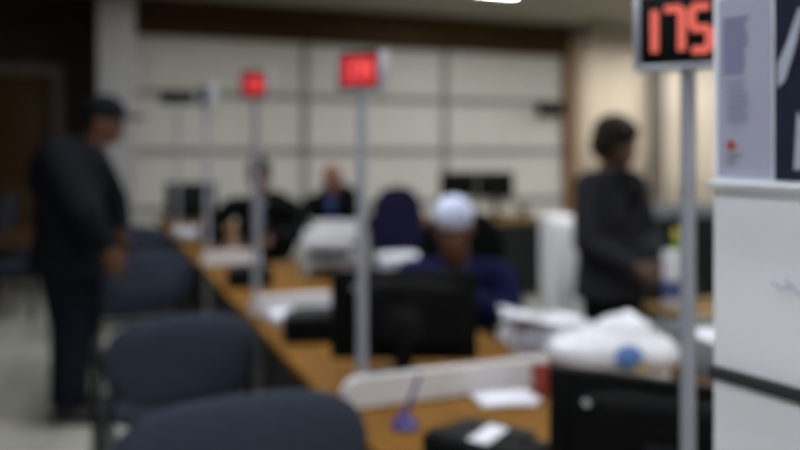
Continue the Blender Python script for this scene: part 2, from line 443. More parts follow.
# ------------------------------------------------------------------ screens
def monitor(w=.44, h=.27, lift=.09):
    t = thing('monitor', '', 'monitor')                       # screen looks along +Y, back along -Y
    z = lift+h/2
    MB().box((0, .012, z), (w, .024, h), .006).build('bezel', M['black_plastic'], t)
    MB().box((0, .0245, z), (w-.03, .003, h-.035)).build('screen', M['screen_black'], t, smooth=False)
    MB().pad(w*.86, h*.84, .06, 5, 0, Matrix.Translation((0, -.002, z))).build('back_shell', M['black_plastic'], t)
    v = MB()
    for k in range(7): v.box((0, -.0305, z+h*.2+k*.006), (w*.4, .003, .002))
    v.build('vent', M['dark_grey_plastic'], t)
    MB().box((0, -.03, z-.02), (.1, .012, .1), .003).build('mount_plate', M['dark_grey_plastic'], t)
    MB().box((0, -.045, (z-.02)/2+.005), (.055, .022, z-.02), .006).build('stand', M['black_plastic'], t)
    MB().pad(.24, .18, .02, 2.6, 0, Matrix.Translation((0, -.02, .01)) @ Matrix.Rotation(PI/2, 4, 'X')).build('base', M['black_plastic'], t)
    MB().lathe([(0, 0), (.0075, 0), (.0075, .002), (0, .002)]).build('badge', M['steel_grey'], t, loc=(-w*.33, -.031, z+.085)).rotation_euler = (PI/2, 0, 0)
    return t
m0 = monitor(.435, .262, .05)
m0.location = (.86, 2.13, .75); m0.rotation_euler = (0, 0, -R(24)); m0['label'] = 'black monitor seen from behind, in front of the white-capped man'; m0['group'] = 'black office monitors'
dup(m0, (.885, 1.0, .75), -R(48), 'nearest black monitor seen from behind, at the lower right beside the white board').scale = (1, 1, .94)
mD = dup(m0, (.83, 7.1, .75), R(4), 'distant black monitor on the farthest counter desk, left of the black-suited clerk'); mD.scale = (1.02, 1, 1.22)
for x, lab in ((3.41, 'left of two black monitors side by side on the far desk by the back wall'), (3.75, 'right of two black monitors side by side on the far desk by the back wall')):
    if x < 3.5:
        mf_ = monitor(.365, .265, .19); mf_.location = (x, 7.0, .75); mf_.rotation_euler = (0, 0, -R(22)); mf_['label'] = lab; mf_['group'] = 'black office monitors'
    else: dup(mf_, (x, 7.0-.15, .75), -R(22), lab)

# ------------------------------------------------------------------ ticket printers
def printer():
    t = thing('ticket_printer', '', 'printer')
    pts = [(-.09, 0), (.09, 0), (.09, .05), (.06, .085), (-.07, .1), (-.09, .085)]
    b = MB().prism([(y, z) for y, z in pts], -.11, .11)
    o = b.build('body', M['black_plastic'], t); o.rotation_euler = (0, 0, PI/2)
    bv = o.modifiers.new('soft', 'BEVEL'); bv.width = .008; bv.segments = 3
    MB().box((0, .01, .0965), (.16, .07, .008), .003, Matrix.Rotation(.11, 3, 'X')).build('lid', M['dark_grey_plastic'], t)
    return t
p0 = printer(); p0.location = (.755, 1.40, .75); p0.rotation_euler = (0, 0, -R(60))
p0['label'] = 'nearest black ticket printer, with a white label on top, left of the lower-right monitor'; p0['group'] = 'black ticket printers'
dup(p0, (.745, 2.70, .75), -R(15), 'black ticket printer on the desk left of the centre monitor')
dup(p0, (.735, 3.86, .75), -R(12), 'black ticket printer on the desk before the black-suited clerk')
lb = MB().box((.01, -.025, .102), (.045, .085, .003), .0008, Matrix.Rotation(.09, 3, 'X')).build('paper_label', M['paper_white'], p0); lb['label'] = 'white paper label'

# pen on its stand
t = thing('pen_stand', 'purple counter pen leaning in its round purple stand on the nearest desk', 'pen', (.705, 1.74, .75))
MB().lathe([(0, 0), (.032, 0), (.034, .006), (.03, .014), (.017, .024), (.012, .036), (0, .038)]).build('stand', M['purple_plastic'], t)
pv = Vector((.045*CA+.0, -.045*SA+.02, .125))
MB().cyl((0, 0, .03), pv, .0058, .0045, 12).build('pen', M['purple_plastic'], t)

# red cup, papers, stacks
t = thing('cup', 'small red cup at the end of the nearest white divider', 'cup', (1.15, 1.835, .75))
MB().lathe([(0, 0), (.024, 0), (.027, .005), (.032, .07), (.033, .078), (.030, .078), (.026, .012), (0, .01)]).build('bowl', M['red_plastic'], t)
MB().tube([(.031+.0, 0, .06), (.05, 0, .058), (.056, 0, .04), (.048, 0, .022), (.028, 0, .018)], .004, 8).build('handle', M['red_plastic'], t)

def stack(label, loc, rz, n, sx, sy, th, jit, group=None, bow=0):
    mb = MB()
    for k in range(n):
        rot = Matrix.Rotation(random.uniform(-jit, jit)*3, 3, 'Z')
        mb.box((random.uniform(-jit, jit)*.2, random.uniform(-jit, jit)*.2, (k+.5)*th), (sx, sy, th*.9), 0, rot)
    o = mb.build('paper_stack', M['paper_white'], smooth=False, loc=loc, rotz=rz)
    return tag(o, label, 'papers', group)
stack('flat white papers lying on the nearest desk before the red cup', (1.035, 1.84, .75), -R(6), 5, .14, .115, .0022, .06)
stack('pale papers on the pedestal left of the white-capped man', (1.70, 4.27, .72), -R(10), 26, .21, .29, .003, .08)
stack('white papers on the narrow desk before the farthest white divider', (.75, 6.06, .75), R(80), 26, .21, .29, .0022, .09)
stack('white papers piled against the low divider left of the centre monitor', (.80, 3.00, .75), R(84), 13, .2, .29, .0025, .05)
# loose sheaf: sheets fanned and curling
t = thing('paper_sheaf', 'tall loose sheaf of white papers beside the white-capped man', 'papers', (1.455, 2.30, .75), -R(20))
mb = MB()
for k in range(17):
    rot = Matrix.Rotation(random.uniform(-.14, .14), 3, 'Z') @ Matrix.Rotation(random.uniform(-.01, .03), 3, 'Y')
    mb.box((random.uniform(-.012, .012), random.uniform(-.012, .012), .004+k*.0034), (.25, .2, .0026), 0, rot)
mb.build('lower_sheets', M['paper_white'], t, smooth=False)
for j in range(6):
    mb = MB(); prev = None; rz = Matrix.Rotation(-.25+.1*j, 3, 'Z'); base = .065+j*.004
    for i in range(13):
        u = i/12-.5; z = base+.034*max(0, -u+.12)**1.3*2.2+.004*math.sin(i+j)
        r = [mb.bm.verts.new(rz @ Vector((u*.29, v, z))) for v in (-.1, .1)]
        if prev: mb.bm.faces.new((prev[0], r[0], r[1], prev[1]))
        prev = r
    o = mb.build('curled_sheet', M['paper_white'], t, angle=180); sd = o.modifiers.new('thick', 'SOLIDIFY'); sd.thickness = .0008

# plastic bag
mb = MB()
mb.ell((0, 0, .06), (.17, .12, .07)).ell((.04, 0, .1), (.1, .09, .07)).ell((-.1, .01, .06), (.09, .1, .05)).ell((.1, -.02, .06), (.1, .1, .06)).ell((.02, -.05, .07), (.12, .07, .06))
mb.cap((.05, 0, .12), (.06, .02, .15), .035, .028)
mb.box((0, 0, .012), (.3, .2, .02), .006)
bag = mb.melt('plastic_bag', M['plastic_white'], None, .007, 5, (1.435, 1.92, .762), -R(22))
tag(bag, 'bulging white plastic bag with a blue and yellow print on the side desk', 'bag')
def bag_patch(name, mat, cx, cz, rx, rz):
    # a print lying on the bag's own surface
    mb = MB(); rings = []
    dg = bpy.context.evaluated_depsgraph_get(); dg.update()
    def hit(x, z):
        ok, p, nrm, _ = bag.ray_cast(Vector((x, -.5, z)), Vector((0, 1, 0)))
        return (p+nrm*.0015) if ok else Vector((x, -.1, z))
    c = mb.bm.verts.new(hit(cx, cz)); prev = None
    for f in (.35, .7, 1):
        r = [mb.bm.verts.new(hit(cx+rx*f*math.cos(a), cz+rz*f*math.sin(a))) for a in [2*PI*k/18 for k in range(18)]]
        if prev is None:
            for k in range(18): mb.bm.faces.new((c, r[k], r[(k+1) % 18]))
        else: mb.bridge(prev, r)
        prev = r
    mb.build(name, mat, bag)
bag_patch('blue_print', M['blue_print'], .025, .068, .042, .036)
bag_patch('yellow_print', M['yellow_print'], .06, .045, .02, .016)

# grey paper tray
t = thing('paper_tray', 'grey paper tray on the side desk, behind the nearest sign post', 'tray', (1.80, 1.86, .75), -R(10))
mb = MB()
for z in (.006, .07): mb.box((0, 0, z), (.24, .32, .006), .002)
mb.build('shelf', M['tray_grey'], t)
mb = MB()
for s in (-1, 1): mb.box((s*.119, 0, .06), (.006, .32, .115), .002)
mb.box((0, .157, .06), (.24, .006, .115), .002)
mb.build('side', M['tray_grey'], t)
mb = MB()
for k in range(8): mb.box((random.uniform(-.006, .006), -.01, .075+k*.0022), (.21, .29, .0018))
mb.build('sheets', M['paper_white'], t, smooth=False)

# big white office printer
t = thing('office_printer', 'white office printer with a dark paper slot, on the counter before the bald man', 'printer', (1.24, 4.08, .75), -R(18))
MB().box((0, 0, .1), (.36, .32, .2), .02).build('body', M['printer_grey'], t)
MB().box((0, .03, .215), (.34, .22, .03), .01).build('scanner_lid', M['printer_grey'], t)
MB().box((-.03, -.155, .13), (.22, .03, .045), .004).build('output_slot', M['dark_grey_plastic'], t)
MB().box((0, .13, .235), (.25, .012, .08), .004, Matrix.Rotation(-.3, 3, 'X')).build('paper_feed', M['printer_grey'], t)
MB().box((0, -.2, .07), (.24, .12, .008), .003, Matrix.Rotation(-.15, 3, 'X')).build('output_tray', M['dark_grey_plastic'], t)
MB().box((.13, -.158, .17), (.07, .01, .03), .003).build('control_panel', M['dark_grey_plastic'], t)
# pedestal under the pale papers
t = thing('drawer_pedestal', 'dark grey drawer pedestal under pale papers behind the counter', 'cabinet', (1.70, 4.3, 0), -R(90))
MB().box((0, 0, .375), (.46, .46, .69), .006).build('body', M['desk_panel'], t)
for k in range(3):
    o = MB().box((0, -.236, .15+k*.225), (.43, .014, .21), .004).build('drawer', M['desk_panel'], t)
    MB().box((0, -.25, .2+k*.225), (.12, .016, .014), .004).build('handle', M['steel_grey'], o)
# white tower cabinet behind the woman
t = thing('storage_cabinet', 'white upright storage cabinet standing left of the woman in charcoal', 'cabinet', (2.69, 3.90, 0), -A)
MB().box((0, 0, .54), (.38, .42, .96), .008).build('body', M['machine_white'], t)
o = MB().box((0, -.219, .54), (.35, .016, .9), .004).build('door', M['machine_white'], t)
MB().box((-.135, -.235, .62), (.014, .018, .14), .004).build('handle', M['steel_grey'], o)
MB().box((0, 0, .03), (.35, .38, .06), .004).build('plinth', M['desk_panel'], t)

# far desk by the back wall
t = thing('far_desk', 'pale wooden desk by the back wall with two black monitors', 'desk', (2.55, 6.5, 0))
MB().box((.84, .42, .733), (1.68, .84, .034), .006).build('desktop', M['pale_wood'], t)
MB().box((.84, .04, .38), (1.62, .018, .66), .002).build('front_panel', M['desk_panel'], t)
for x in (.03, 1.65): MB().box((x, .42, .357), (.03, .8, .714), .004).build('side_panel', M['desk_panel'], t)
t = thing('cup', 'small reddish-brown cup at the right end of the far desk', 'cup', (4.06, 6.84, .75))
MB().lathe([(0, 0), (.034, 0), (.04, .01), (.048, .1), (.044, .1), (.036, .012), (0, .012)]).build('bowl', M['red_brown'], t)
MB().tube([(.045, 0, .085), (.072, 0, .08), (.075, 0, .045), (.042, 0, .03)], .006, 8).build('handle', M['red_brown'], t)

# right-hand table with bottle and packet
t = thing('table', 'wooden table at the right, beside the standing woman', 'table', (2.25, 2.2, 0))
MB().box((.5, .29, .733), (1.0, .58, .034), .006).build('tabletop', M['pale_wood'], t)
for x in (.05, .95):
    for y in (.05, .53): MB().box((x, y, .358), (.045, .045, .716), .006).build('leg', M['steel_grey'], t)
t = thing('bottle', 'green bottle standing on the right-hand wooden table', 'bottle', (2.38, 2.71, .75))
MB().lathe([(0, 0), (.034, 0), (.037, .006), (.037, .17), (.03, .21), (.014, .25), (.013, .3), (0, .3)]).build('glass', M['green_glass'], t)
MB().lathe([(0, .296), (.016, .296), (.016, .325), (0, .325)]).build('cap', M['yellow_print'], t)
t = thing('packet', 'white and dark blue packet standing before the green bottle', 'packet', (2.315, 2.66, .75), -R(20))
MB().box((0, 0, .12), (.075, .05, .24), .006).build('box', M['plastic_white'], t)
MB().box((0, 0, .075), (.0762, .0512, .09), .006).build('blue_band', M['blue_pack'], t)
# low grey screen behind the table
t = thing('low_screen', 'low grey partition screen behind the right-hand table', 'partition', (3.95, 4.1, 0), 0)
MB().box((0, 0, .54), (1.8, .035, .9), .004).build('panel', M['dark_grey_plastic'], t)
MB().box((0, 0, 1.02), (1.84, .06, .09), .006).build('top_rail', M['tray_grey'], t)
for s in (-1, 1): MB().box((s*.85, 0, .05), (.05, .42, .1), .006).build('foot', M['tray_grey'], t)

# wall loudspeaker
t = thing('wall_speaker', 'small black loudspeaker on the back wall near its right end', 'speaker', (6.02, YB-.1, 2.0))
MB().box((0, 0, 0), (.34, .16, .19), .012).build('box', M['black_plastic'], t)
MB().box((0, -.082, 0), (.3, .008, .15), .003).build('grille', M['dark_grey_plastic'], t)
MB().box((0, .075, -.03), (.08, .05, .1), .004).build('bracket', M['black_plastic'], t)

# ------------------------------------------------------------------ chairs
def visitor_chair():
    t = thing('visitor_chair', '', 'chair')                     # faces +Y
    Rx = Matrix.Rotation(PI/2, 4, 'X')
    MB().pad(.5, .47, .075, 3.6, 0, Matrix.Translation((0, .02, .45)) @ Rx).build('seat', M['chair_slate'], t)
    MB().pad(.54, .31, .07, 3.0, .28, Matrix.Translation((0, -.245, .675)) @ Matrix.Rotation(-.16, 4, 'X')).build('backrest', M['chair_slate'], t)
    for s in (-1, 1):
        x = s*.255
        MB().tube([(x, .24, .012), (x, .235, .3), (x, .225, .58), (x, .2, .63), (x, .16, .645), (x, -.12, .645), (x, -.22, .63)], .012).build('front_leg', M['chair_frame'], t)
        MB().tube([(x, -.27, .012), (x, -.22, .3), (x*.98, -.235, .5), (x*.9, -.262, .62)], .012).build('back_leg', M['chair_frame'], t)
        MB().box((x, .03, .663), (.045, .26, .022), .009).build('armrest', M['chair_frame'], t)
    f = MB(); f.tube([(-.255, .2, .405), (.255, .2, .405)], .011); f.tube([(-.255, -.19, .405), (.255, -.19, .405)], .011)
    for s in (-1, 1): f.tube([(s*.255, .235, .405), (s*.255, -.22, .405)], .011)
    f.build('seat_frame', M['chair_frame'], t)
    return t
def cpos(px, d): l = (px-400)/778*d; return (l*CA+d*SA, -l*SA+d*CA, 0)
c0 = visitor_chair(); c0.scale = (1.06, 1.06, 1.07); c0.location = cpos(226, 1.92); c0.rotation_euler = (0, 0, R(1))
c0['label'] = 'nearest dark slate visitor chair at the bottom edge, mostly cut off'; c0['group'] = 'slate visitor chairs along the counter'
dup(c0, cpos(172, 3.0), R(5), 'dark slate visitor chair, second from the camera, its back in full view').scale = (1, 1, 1)
dup(c0, cpos(141, 4.78), R(4), 'dark slate visitor chair just right of the standing capped man').scale = (1, 1, 1)
dup(c0, cpos(128, 6.3), R(8), 'farthest dark slate visitor chair, half hidden behind the capped man').scale = (1, 1, 1)

def bench_chair():
    t = thing('waiting_chair', '', 'chair')                     # faces +X
    Rx = Matrix.Rotation(PI/2, 4, 'X')
    MB().pad(.54, .5, .09, 4, 0, Matrix.Translation((0, .02, .41)) @ Rx).build('seat', M['chair_slate'], t)
    MB().pad(.54, .5, .08, 4, .1, Matrix.Translation((0, -.26, .74)) @ Matrix.Rotation(-.14, 4, 'X')).build('backrest', M['chair_slate'], t)
    for s in (-1, 1):
        x = s*.3
        MB().box((x, 0, .645), (.06, .56, .03), .01).build('armrest', M['wood_arm'], t)
        for y in (-.24, .24): MB().box((x, y, .315), (.035, .035, .63), .006).build('leg', M['chair_frame'], t)
        MB().box((x, 0, .36), (.03, .46, .03), .005).build('side_rail', M['chair_frame'], t)
    return t
w0 = bench_chair(); w0.location = cpos(12, 6.7); w0.rotation_euler = (0, 0, -R(100))
w0['label'] = 'dark waiting chair with wooden armrests at the left edge, behind the capped man'; w0['group'] = 'waiting chairs on the left'
dup(w0, cpos(34, 7.6), -R(100), 'farther dark waiting chair with wooden armrests, by the brown door')

def office_chair(mat):
    t = thing('office_chair', '', 'chair')                      # faces +X
    Rx = Matrix.Rotation(PI/2, 4, 'X'); Rz = Matrix.Rotation(-PI/2, 4, 'Z')
    MB().pad(.47, .46, .08, 3.4, 0, Rz @ Matrix.Translation((0, .03, .44)) @ Rx).build('seat', mat, t)
    MB().pad(.44, .56, .075, 2.7, .35, Rz @ Matrix.Translation((0, -.23, .84)) @ Matrix.Rotation(-.1, 4, 'X')).build('backrest', mat, t)
    MB().tube([(-.05, 0, .39), (-.2, 0, .385), (-.27, 0, .42), (-.285, 0, .6), (-.275, 0, .75)], .018).build('back_post', M['chair_frame'], t)
    MB().cyl((0, 0, .09), (0, 0, .4), .028).build('column', M['chair_frame'], t)
    for k in range(5):
        a = 2*PI*k/5; c, s = math.cos(a), math.sin(a)
        o = MB().tube([(0, 0, .1), (c*.15, s*.15, .09), (c*.28, s*.28, .07)], .018).build('base_leg', M['chair_frame'], t)
        MB().cyl((c*.28-s*.02, s*.28+c*.02, .03), (c*.28+s*.02, s*.28-c*.02, .03), .03, seg=16).build('caster', M['black_plastic'], o)
    for s in (-1, 1):
        MB().tube([(-.02, s*.2, .41), (-.02, s*.265, .43), (-.02, s*.275, .62)], .014).build('arm_support', M['chair_frame'], t)
        MB().box((0, s*.275, .635), (.24, .05, .03), .012).build('armrest', M['chair_frame'], t)
    return t
def fwd(x, y): return math.atan2(y, x)
F_CAP = fwd(-.50, -.86); F_SUIT = fwd(-.42, -.9); F_BALD = fwd(-.45, -.9)
P_CAP, P_SUIT, P_BALD = (1.63, 3.34, 0), (1.16, 5.6, 0), (2.0, 6.62, 0)
o0 = office_chair(M['cloth_black']); o0.location = P_CAP; o0.rotation_euler = (0, 0, F_CAP)
o0['label'] = 'black office chair in which the white-capped man sits'; o0['group'] = 'office chairs behind the counter'
dup(o0, P_SUIT, F_SUIT, 'black office chair under the clerk in the black suit')
dup(o0, P_BALD, F_BALD, 'black office chair under the bald man')
dup(o0, (4.62, 6.35, 0), R(200), 'empty black office chair near the far desk, left of the standing woman\'s shoulder')
n0 = office_chair(M['navy_fabric']); n0.location = (1.88, 5.1, 0); n0.scale = (1, 1, 1.05); n0.rotation_euler = (0, 0, R(105))
n0['label'] = 'empty navy office chair seen from behind, left of the white cap'; n0['group'] = 'office chairs behind the counter'
dup(n0, (3.42, 3.45, 0), R(80), 'navy office chair at the right, partly hidden by the nearest sign post')

# ------------------------------------------------------------------ the white notice board at the right
bd = Vector((.016, -.104, 0)).normalized(); br = math.atan2(bd.y, bd.x)
t = thing('notice_board', 'white free-standing notice board with leaflets at the right edge', 'notice board', (.658, .692, 0), br)
# local +X runs along the board towards the camera, local -Y is the face seen
LN = .62
MB().box((LN/2, .016, .9), (LN, .03, 1.7), .003).build('panel', M['board_white'], t)
MB().box((LN/2, -.006, 1.381), (LN, .014, .007), .0015).build('ledge', M['plastic_white'], t)
for x in (.05, LN-.05): MB().box((x, .016, .03), (.04, .3, .06), .006).build('foot', M['tray_grey'], t)
MB().box((LN/2, -.0035, 1.1695), (LN, .008, .0145), .0015).build('dark_rail', M['rail_black'], t)
lf = MB().box((.0415, -.0008, 1.49), (.066, .0012, .2), 0).build('leaflet', M['leaflet_paper'], t, smooth=False); lf['label'] = 'pale leaflet with blue text'
mb = MB()
for k in range(9):
    wd = .032*random.uniform(.78, 1)
    mb.box((.016+wd/2, -.0018, 1.582-k*.0072-.018), (wd, .0006, .0042))
mb.build('blue_text', M['ink_blue'], lf, smooth=False)
mb = MB()
for k in range(8):
    wd = .03*random.uniform(.7, 1); mb.box((.02+wd/2, -.0018, 1.494-k*.006), (wd, .0006, .0022))
mb.build('grey_text', M['ink_grey'], lf, smooth=False)
mb = MB(); mb.cyl((.026, -.0014, 1.425), (.026, -.0022, 1.425), .006, seg=20); mb.build('red_emblem', M['emblem_red'], lf)
mb = MB(); mb.box((.03, -.0018, 1.414), (.018, .0006, .004)); mb.box((.026, -.0018, 1.407), (.012, .0006, .004)); mb.build('grey_emblem', M['emblem_grey'], lf, smooth=False)
ph = MB().box((.117, -.0009, 1.488), (.078, .0014, .2), 0).build('photo_sheet', M['photo_dark'], t, smooth=False); ph['label'] = 'dark photograph sheet'
mb = MB()
for pts in ([(.082, 1.51), (.092, 1.53), (.105, 1.565), (.112, 1.565), (.1, 1.52), (.09, 1.492), (.082, 1.485)], [(.1, 1.4), (.118, 1.4), (.114, 1.44), (.104, 1.46)]):
    mb.prism(pts, -.0024, -.0017)
mb.build('pale_figure', M['photo_light'], ph, smooth=False)
mb = MB()
mb.tube([(.075, -.0006, 1.28), (.086, -.0006, 1.275), (.097, -.0006, 1.279), (.09, -.0006, 1.285), (.106, -.0006, 1.272)], .0007, 6)
mb.build('pencil_scribble', M['ink_grey'], t)

# ------------------------------------------------------------------ people
def hand(mb, w, d, n, side, curl=.5, s=1.0):
    """wrist, direction of the palm, direction the palm faces, +1 if the thumb lies along n x d"""
    w, d, n = Vector(w), Vector(d).normalized(), Vector(n)
    n = (n-d*n.dot(d)).normalized(); u = n.cross(d)*side
    mb.cap(w-d*.02, w+d*.02, .026*s, .027*s)
    for k in range(4):
        o = (k-1.5)*.02*s
        mb.cap(w+d*.015-u*o*.6, w+d*.085*s-u*o, .014*s, .0125*s)
        L = (.040, .045, .042, .033)[k]*s
        p = w+d*(.09-.004*abs(k-1))*s-u*o; dd = d.copy()
        for j, f in enumerate((1, .68, .55)):
            dd = (dd*math.cos(curl*.75)+n*math.sin(curl*.75)).normalized() if j else (dd*math.cos(curl*.45)+n*math.sin(curl*.45)).normalized()
            n2 = (n*math.cos(0)-dd*n.dot(dd)); q = p+dd*L*f
            mb.cap(p, q, (.0098-.0008*j)*s, (.0090-.0008*j)*s, 10); p = q
    p = w+d*.025*s+u*.024*s; td = (d*.72+u*.6+n*.35).normalized(); q = p+td*.045*s; mb.cap(p, q, .0135*s, .011*s)
    td = (td+d*.5+n*.2).normalized(); mb.cap(q, q+td*.03*s, .0108*s, .009*s)

def person(label, loc, ang, J, skin, outfit):
    """J: joints in the person's own frame, X forward, Y to the left, Z up"""
    V = {k: Vector(v) for k, v in J.items() if k not in ('yaw', 'pitch', 'hands', 'seated')}
    Hm = Matrix.Rotation(J.get('yaw', 0), 3, 'Z') @ Matrix.Rotation(J.get('pitch', 0), 3, 'Y')
    hc = V['head']; hp = lambda x, y, z: hc+Hm @ Vector((x, y, z))
    b = MB()
    # head
    b.ell(hp(-.012, 0, .035), (.098, .077, .09), Hm).ell(hp(.028, 0, -.03), (.064, .059, .085), Hm)
    b.cap(hp(.058, -.008, -.088), hp(.058, .008, -.088), .025)
    b.cap(hp(.083, 0, .012), hp(.103, 0, -.024), .009, .014)
    for s in (-1, 1):
        b.ell(hp(.095, s*.011, -.028), (.011, .009, .009), Hm, 10)
        b.cap(hp(.08, s*.012, .024), hp(.07, s*.045, .024), .013)
        b.ell(hp(.055, s*.04, -.022), (.028, .024, .028), Hm, 12)
        b.ell(hp(-.008, s*.079, -.006), (.02, .01, .032), Hm @ Matrix.Rotation(s*.25, 3, 'Z'), 12)
    b.cap(hp(.084, -.018, -.052), hp(.084, .018, -.052), .011).cap(hp(.082, -.014, -.066), hp(.082, .014, -.066), .011)
    b.cap(V['neck']-Vector((0, 0, .02)), hp(-.02, 0, -.06), .06, .056)
    # trunk
    pe, ch, nk = V['pelvis'], V['chest'], V['neck']
    up = (nk-pe).normalized()
    rt = Matrix((Vector((0, 1, 0)).cross(up).normalized(), Vector((0, 1, 0)), up)).transposed()
    b.ell(pe, (.115, .16, .13), rt).ell((pe*.5+ch*.5), (.105, .145, .16), rt).ell(ch, (.115, .165, .17), rt)
    b.cap(V['shL']-Vector((0, .03, 0)), V['shR']+Vector((0, .03, 0)), .062)
    b.cap(nk-up*.08, nk, .085, .06)
    for s in 'LR':
        b.cap(V['sh'+s], V['el'+s], .052, .042).cap(V['el'+s], V['wr'+s], .042, .029)
        b.cap(V['hip'+s], V['kn'+s], .085, .056).cap(V['kn'+s], V['an'+s], .056, .037)
        f = V['toe'+s]-V['an'+s]
        b.cap(V['an'+s]-Vector((0, 0, .03)), V['toe'+s], .038, .03)
        d, n, sd, cu = J['hands'][s]
        hand(b, V['wr'+s], d, n, sd, cu)
    body = b.melt('person', M[skin], None, .0055, 3, loc, ang)
    tag(body, label, 'person')
    # eyes, lips
    for s in (-1, 1):
        e = MB().ell(hp(.0735, s*.031, .004), (.0125, .013, .0075), Hm, 14).build('eye', M['eye_white'], body)
        MB().ell(hp(.0822, s*.031, .004), (.005, .0058, .0058), Hm, 10).build('iris', M['iris'], e)
        MB().cap(hp(.093, s*.014, .028), hp(.079, s*.046, .03), .0045, .003, 8).build('eyebrow', M['hair_black'], body)
    MB().cap(hp(.0945, -.017, -.058), hp(.0945, .017, -.058), .0042, None, 8).build('lips', M['lip'], body)
    # clothing
    g = outfit
    c = MB(); k = g.get('bulk', .02)
    c.ell((pe*.45+ch*.55), (.115+k, .16+k, .2), rt).ell(ch, (.12+k, .175+k, .17), rt)
    hem = g.get('hem', 0)
    if hem: c.frust(pe-Vector((0, 0, hem-.06)), pe+up*.14, (.142+k, .19+k), (.118+k, .158+k), rt)
    c.ell(pe+up*.08, (.122+k, .165+k, .14), rt)
    if g.get('hump'): c.ell(ch+Vector((-.05, 0, .05)), (.15, .2, .2), rt)
    c.cap(V['shL']-Vector((0, .02, 0)), V['shR']+Vector((0, .02, 0)), .068+k*.6)
    c.cap(nk-up*.09, nk-up*.02, .1+k*.3, .075+k*.2)
    for s in 'LR':
        w = V['el'+s]*.06+V['wr'+s]*.94
        c.cap(V['sh'+s], V['el'+s], .06+k*.8, .05+k*.7).cyl(V['el'+s], w, .05+k*.7, .042+k*.35)
    c.melt(g['top'], M[g['top_mat']], body, .009, 6)
    c = MB()
    c.ell(pe-up*.0, (.125, .17, .12), rt)
    for s in 'LR':
        a = V['kn'+s]*.08+V['an'+s]*.92
        lo = g.get('loose', 0); c.cap(V['hip'+s], V['kn'+s], .098+lo, .07+lo).cyl(V['kn'+s], a, .068+lo, .066+lo)
    c.melt('trousers', M[g['leg_mat']], body, .009, 5)
    for s in 'LR':
        f = (V['toe'+s]-V['an'+s]); f.z = 0; f.normalize(); a = V['an'+s]; z0 = a.z-.075
        sh = MB(); q = Vector((a.x, a.y, z0))
        sh.cap(q-f*.05+Vector((0, 0, .04)), q+f*.06+Vector((0, 0, .045)), .04, .042).cap(q+f*.06+Vector((0, 0, .036)), q+f*.18+Vector((0, 0, .033)), .041, .032)
        sh.cap(q+Vector((0, 0, .05)), q+Vector((0, 0, .09)), .046, .044)
        sh.melt('shoe', M['shoe_black'], body, .007, 3)
    # shirt front, tie
    if g.get('shirt'):
        sm = MB(); fr = V['chest']+rt @ Vector((.112+k, 0, .09)); 
        sm.ell(ch+rt @ Vector((.084+k, 0, .10)), (.042, .05, .13), rt)
        sm.ell(nk+rt @ Vector((.03, 0, -.02)), (.06, .066, .035), rt)
        sm.melt('shirt', M[g['shirt']], body, .007, 3)
        if g.get('tie'):
            tm = MB(); tm.box(ch+rt @ Vector((.136+k, 0, .08)), (.012, .05, .2), .005, rt); tm.ell(nk+rt @ Vector((.088, 0, -.035)), (.014, .02, .018), rt, 12)
            tm.build('tie', M[g['tie']], body)
    if g.get('lapel'):
        for s in (-1, 1):
            MB().box(ch+rt @ Vector((.104+k, s*.062, .06)), (.02, .04, .24), .008, rt @ Matrix.Rotation(s*.22, 3, 'X') @ Matrix.Rotation(-s*.3, 3, 'Z')).build('lapel', M[g['top_mat']], body)
    # hair and hats
    hs = g.get('hair')
    if hs == 'short':
        h = MB(); h.ell(hp(-.022, 0, .05), (.1, .083, .088), Hm).ell(hp(-.05, 0, .0), (.07, .078, .08), Hm)
        h.melt('hair', M['hair_black'], body, .007, 2)
    elif hs == 'bob':
        h = MB(); h.ell(hp(-.02, 0, .058), (.116, .104, .096), Hm).ell(hp(-.055, 0, -.005), (.082, .098, .09), Hm)
        for s in (-1, 1): h.ell(hp(-.012, s*.084, .0), (.05, .024, .06), Hm)
        h.cap(hp(.056, -.045, .078), hp(.056, .045, .078), .03)
        h.melt('hair', M['hair_brown'], body, .008, 2)
    elif hs == 'fringe':
        h = MB()
        for s in (-1, 1): h.ell(hp(-.04, s*.07, .0), (.055, .017, .035), Hm)
        h.ell(hp(-.092, 0, -.01), (.02, .06, .035), Hm)
        h.melt('hair', M['hair_black'], body, .006, 2)
    if g.get('hat') == 'cap':
        h = MB(); h.ell(hp(-.012, 0, .072), (.118, .098, .082), Hm).ell(hp(-.015, 0, .05), (.114, .093, .055), Hm)
        h.melt('cap', M['jacket_dark'], body, .007, 3)
        mb = MB(); top = []; n = 16
        outline = [(.075, -.078), (.12, -.083), (.16, -.07), (.188, -.035), (.195, 0), (.188, .035), (.16, .07), (.12, .083), (.075, .078), (.06, 0)]
        a = mb.ring([hp(x, y, .052-(abs(y)*.16)-(x-.07)*.05) for x, y in outline]); bb = mb.ring([hp(x, y, .070-(abs(y)*.16)-(x-.07)*.05) for x, y in outline])
        mb.bridge(a, bb); mb.bm.faces.new(a[::-1]); mb.bm.faces.new(bb)
        mb.build('cap_visor', M['jacket_dark'], body)
        h = MB(); h.ell(hp(-.05, 0, .0), (.062, .08, .06), Hm); h.melt('hair', M['hair_black'], body, .007, 2)
    elif g.get('hat') == 'knit':
        h = MB(); h.ell(hp(-.012, 0, .066), (.108, .088, .08), Hm).ell(hp(-.02, 0, .05), (.108, .088, .05), Hm)
        h.melt('knitted_cap', M['cap_white'], body, .007, 3)
    return body

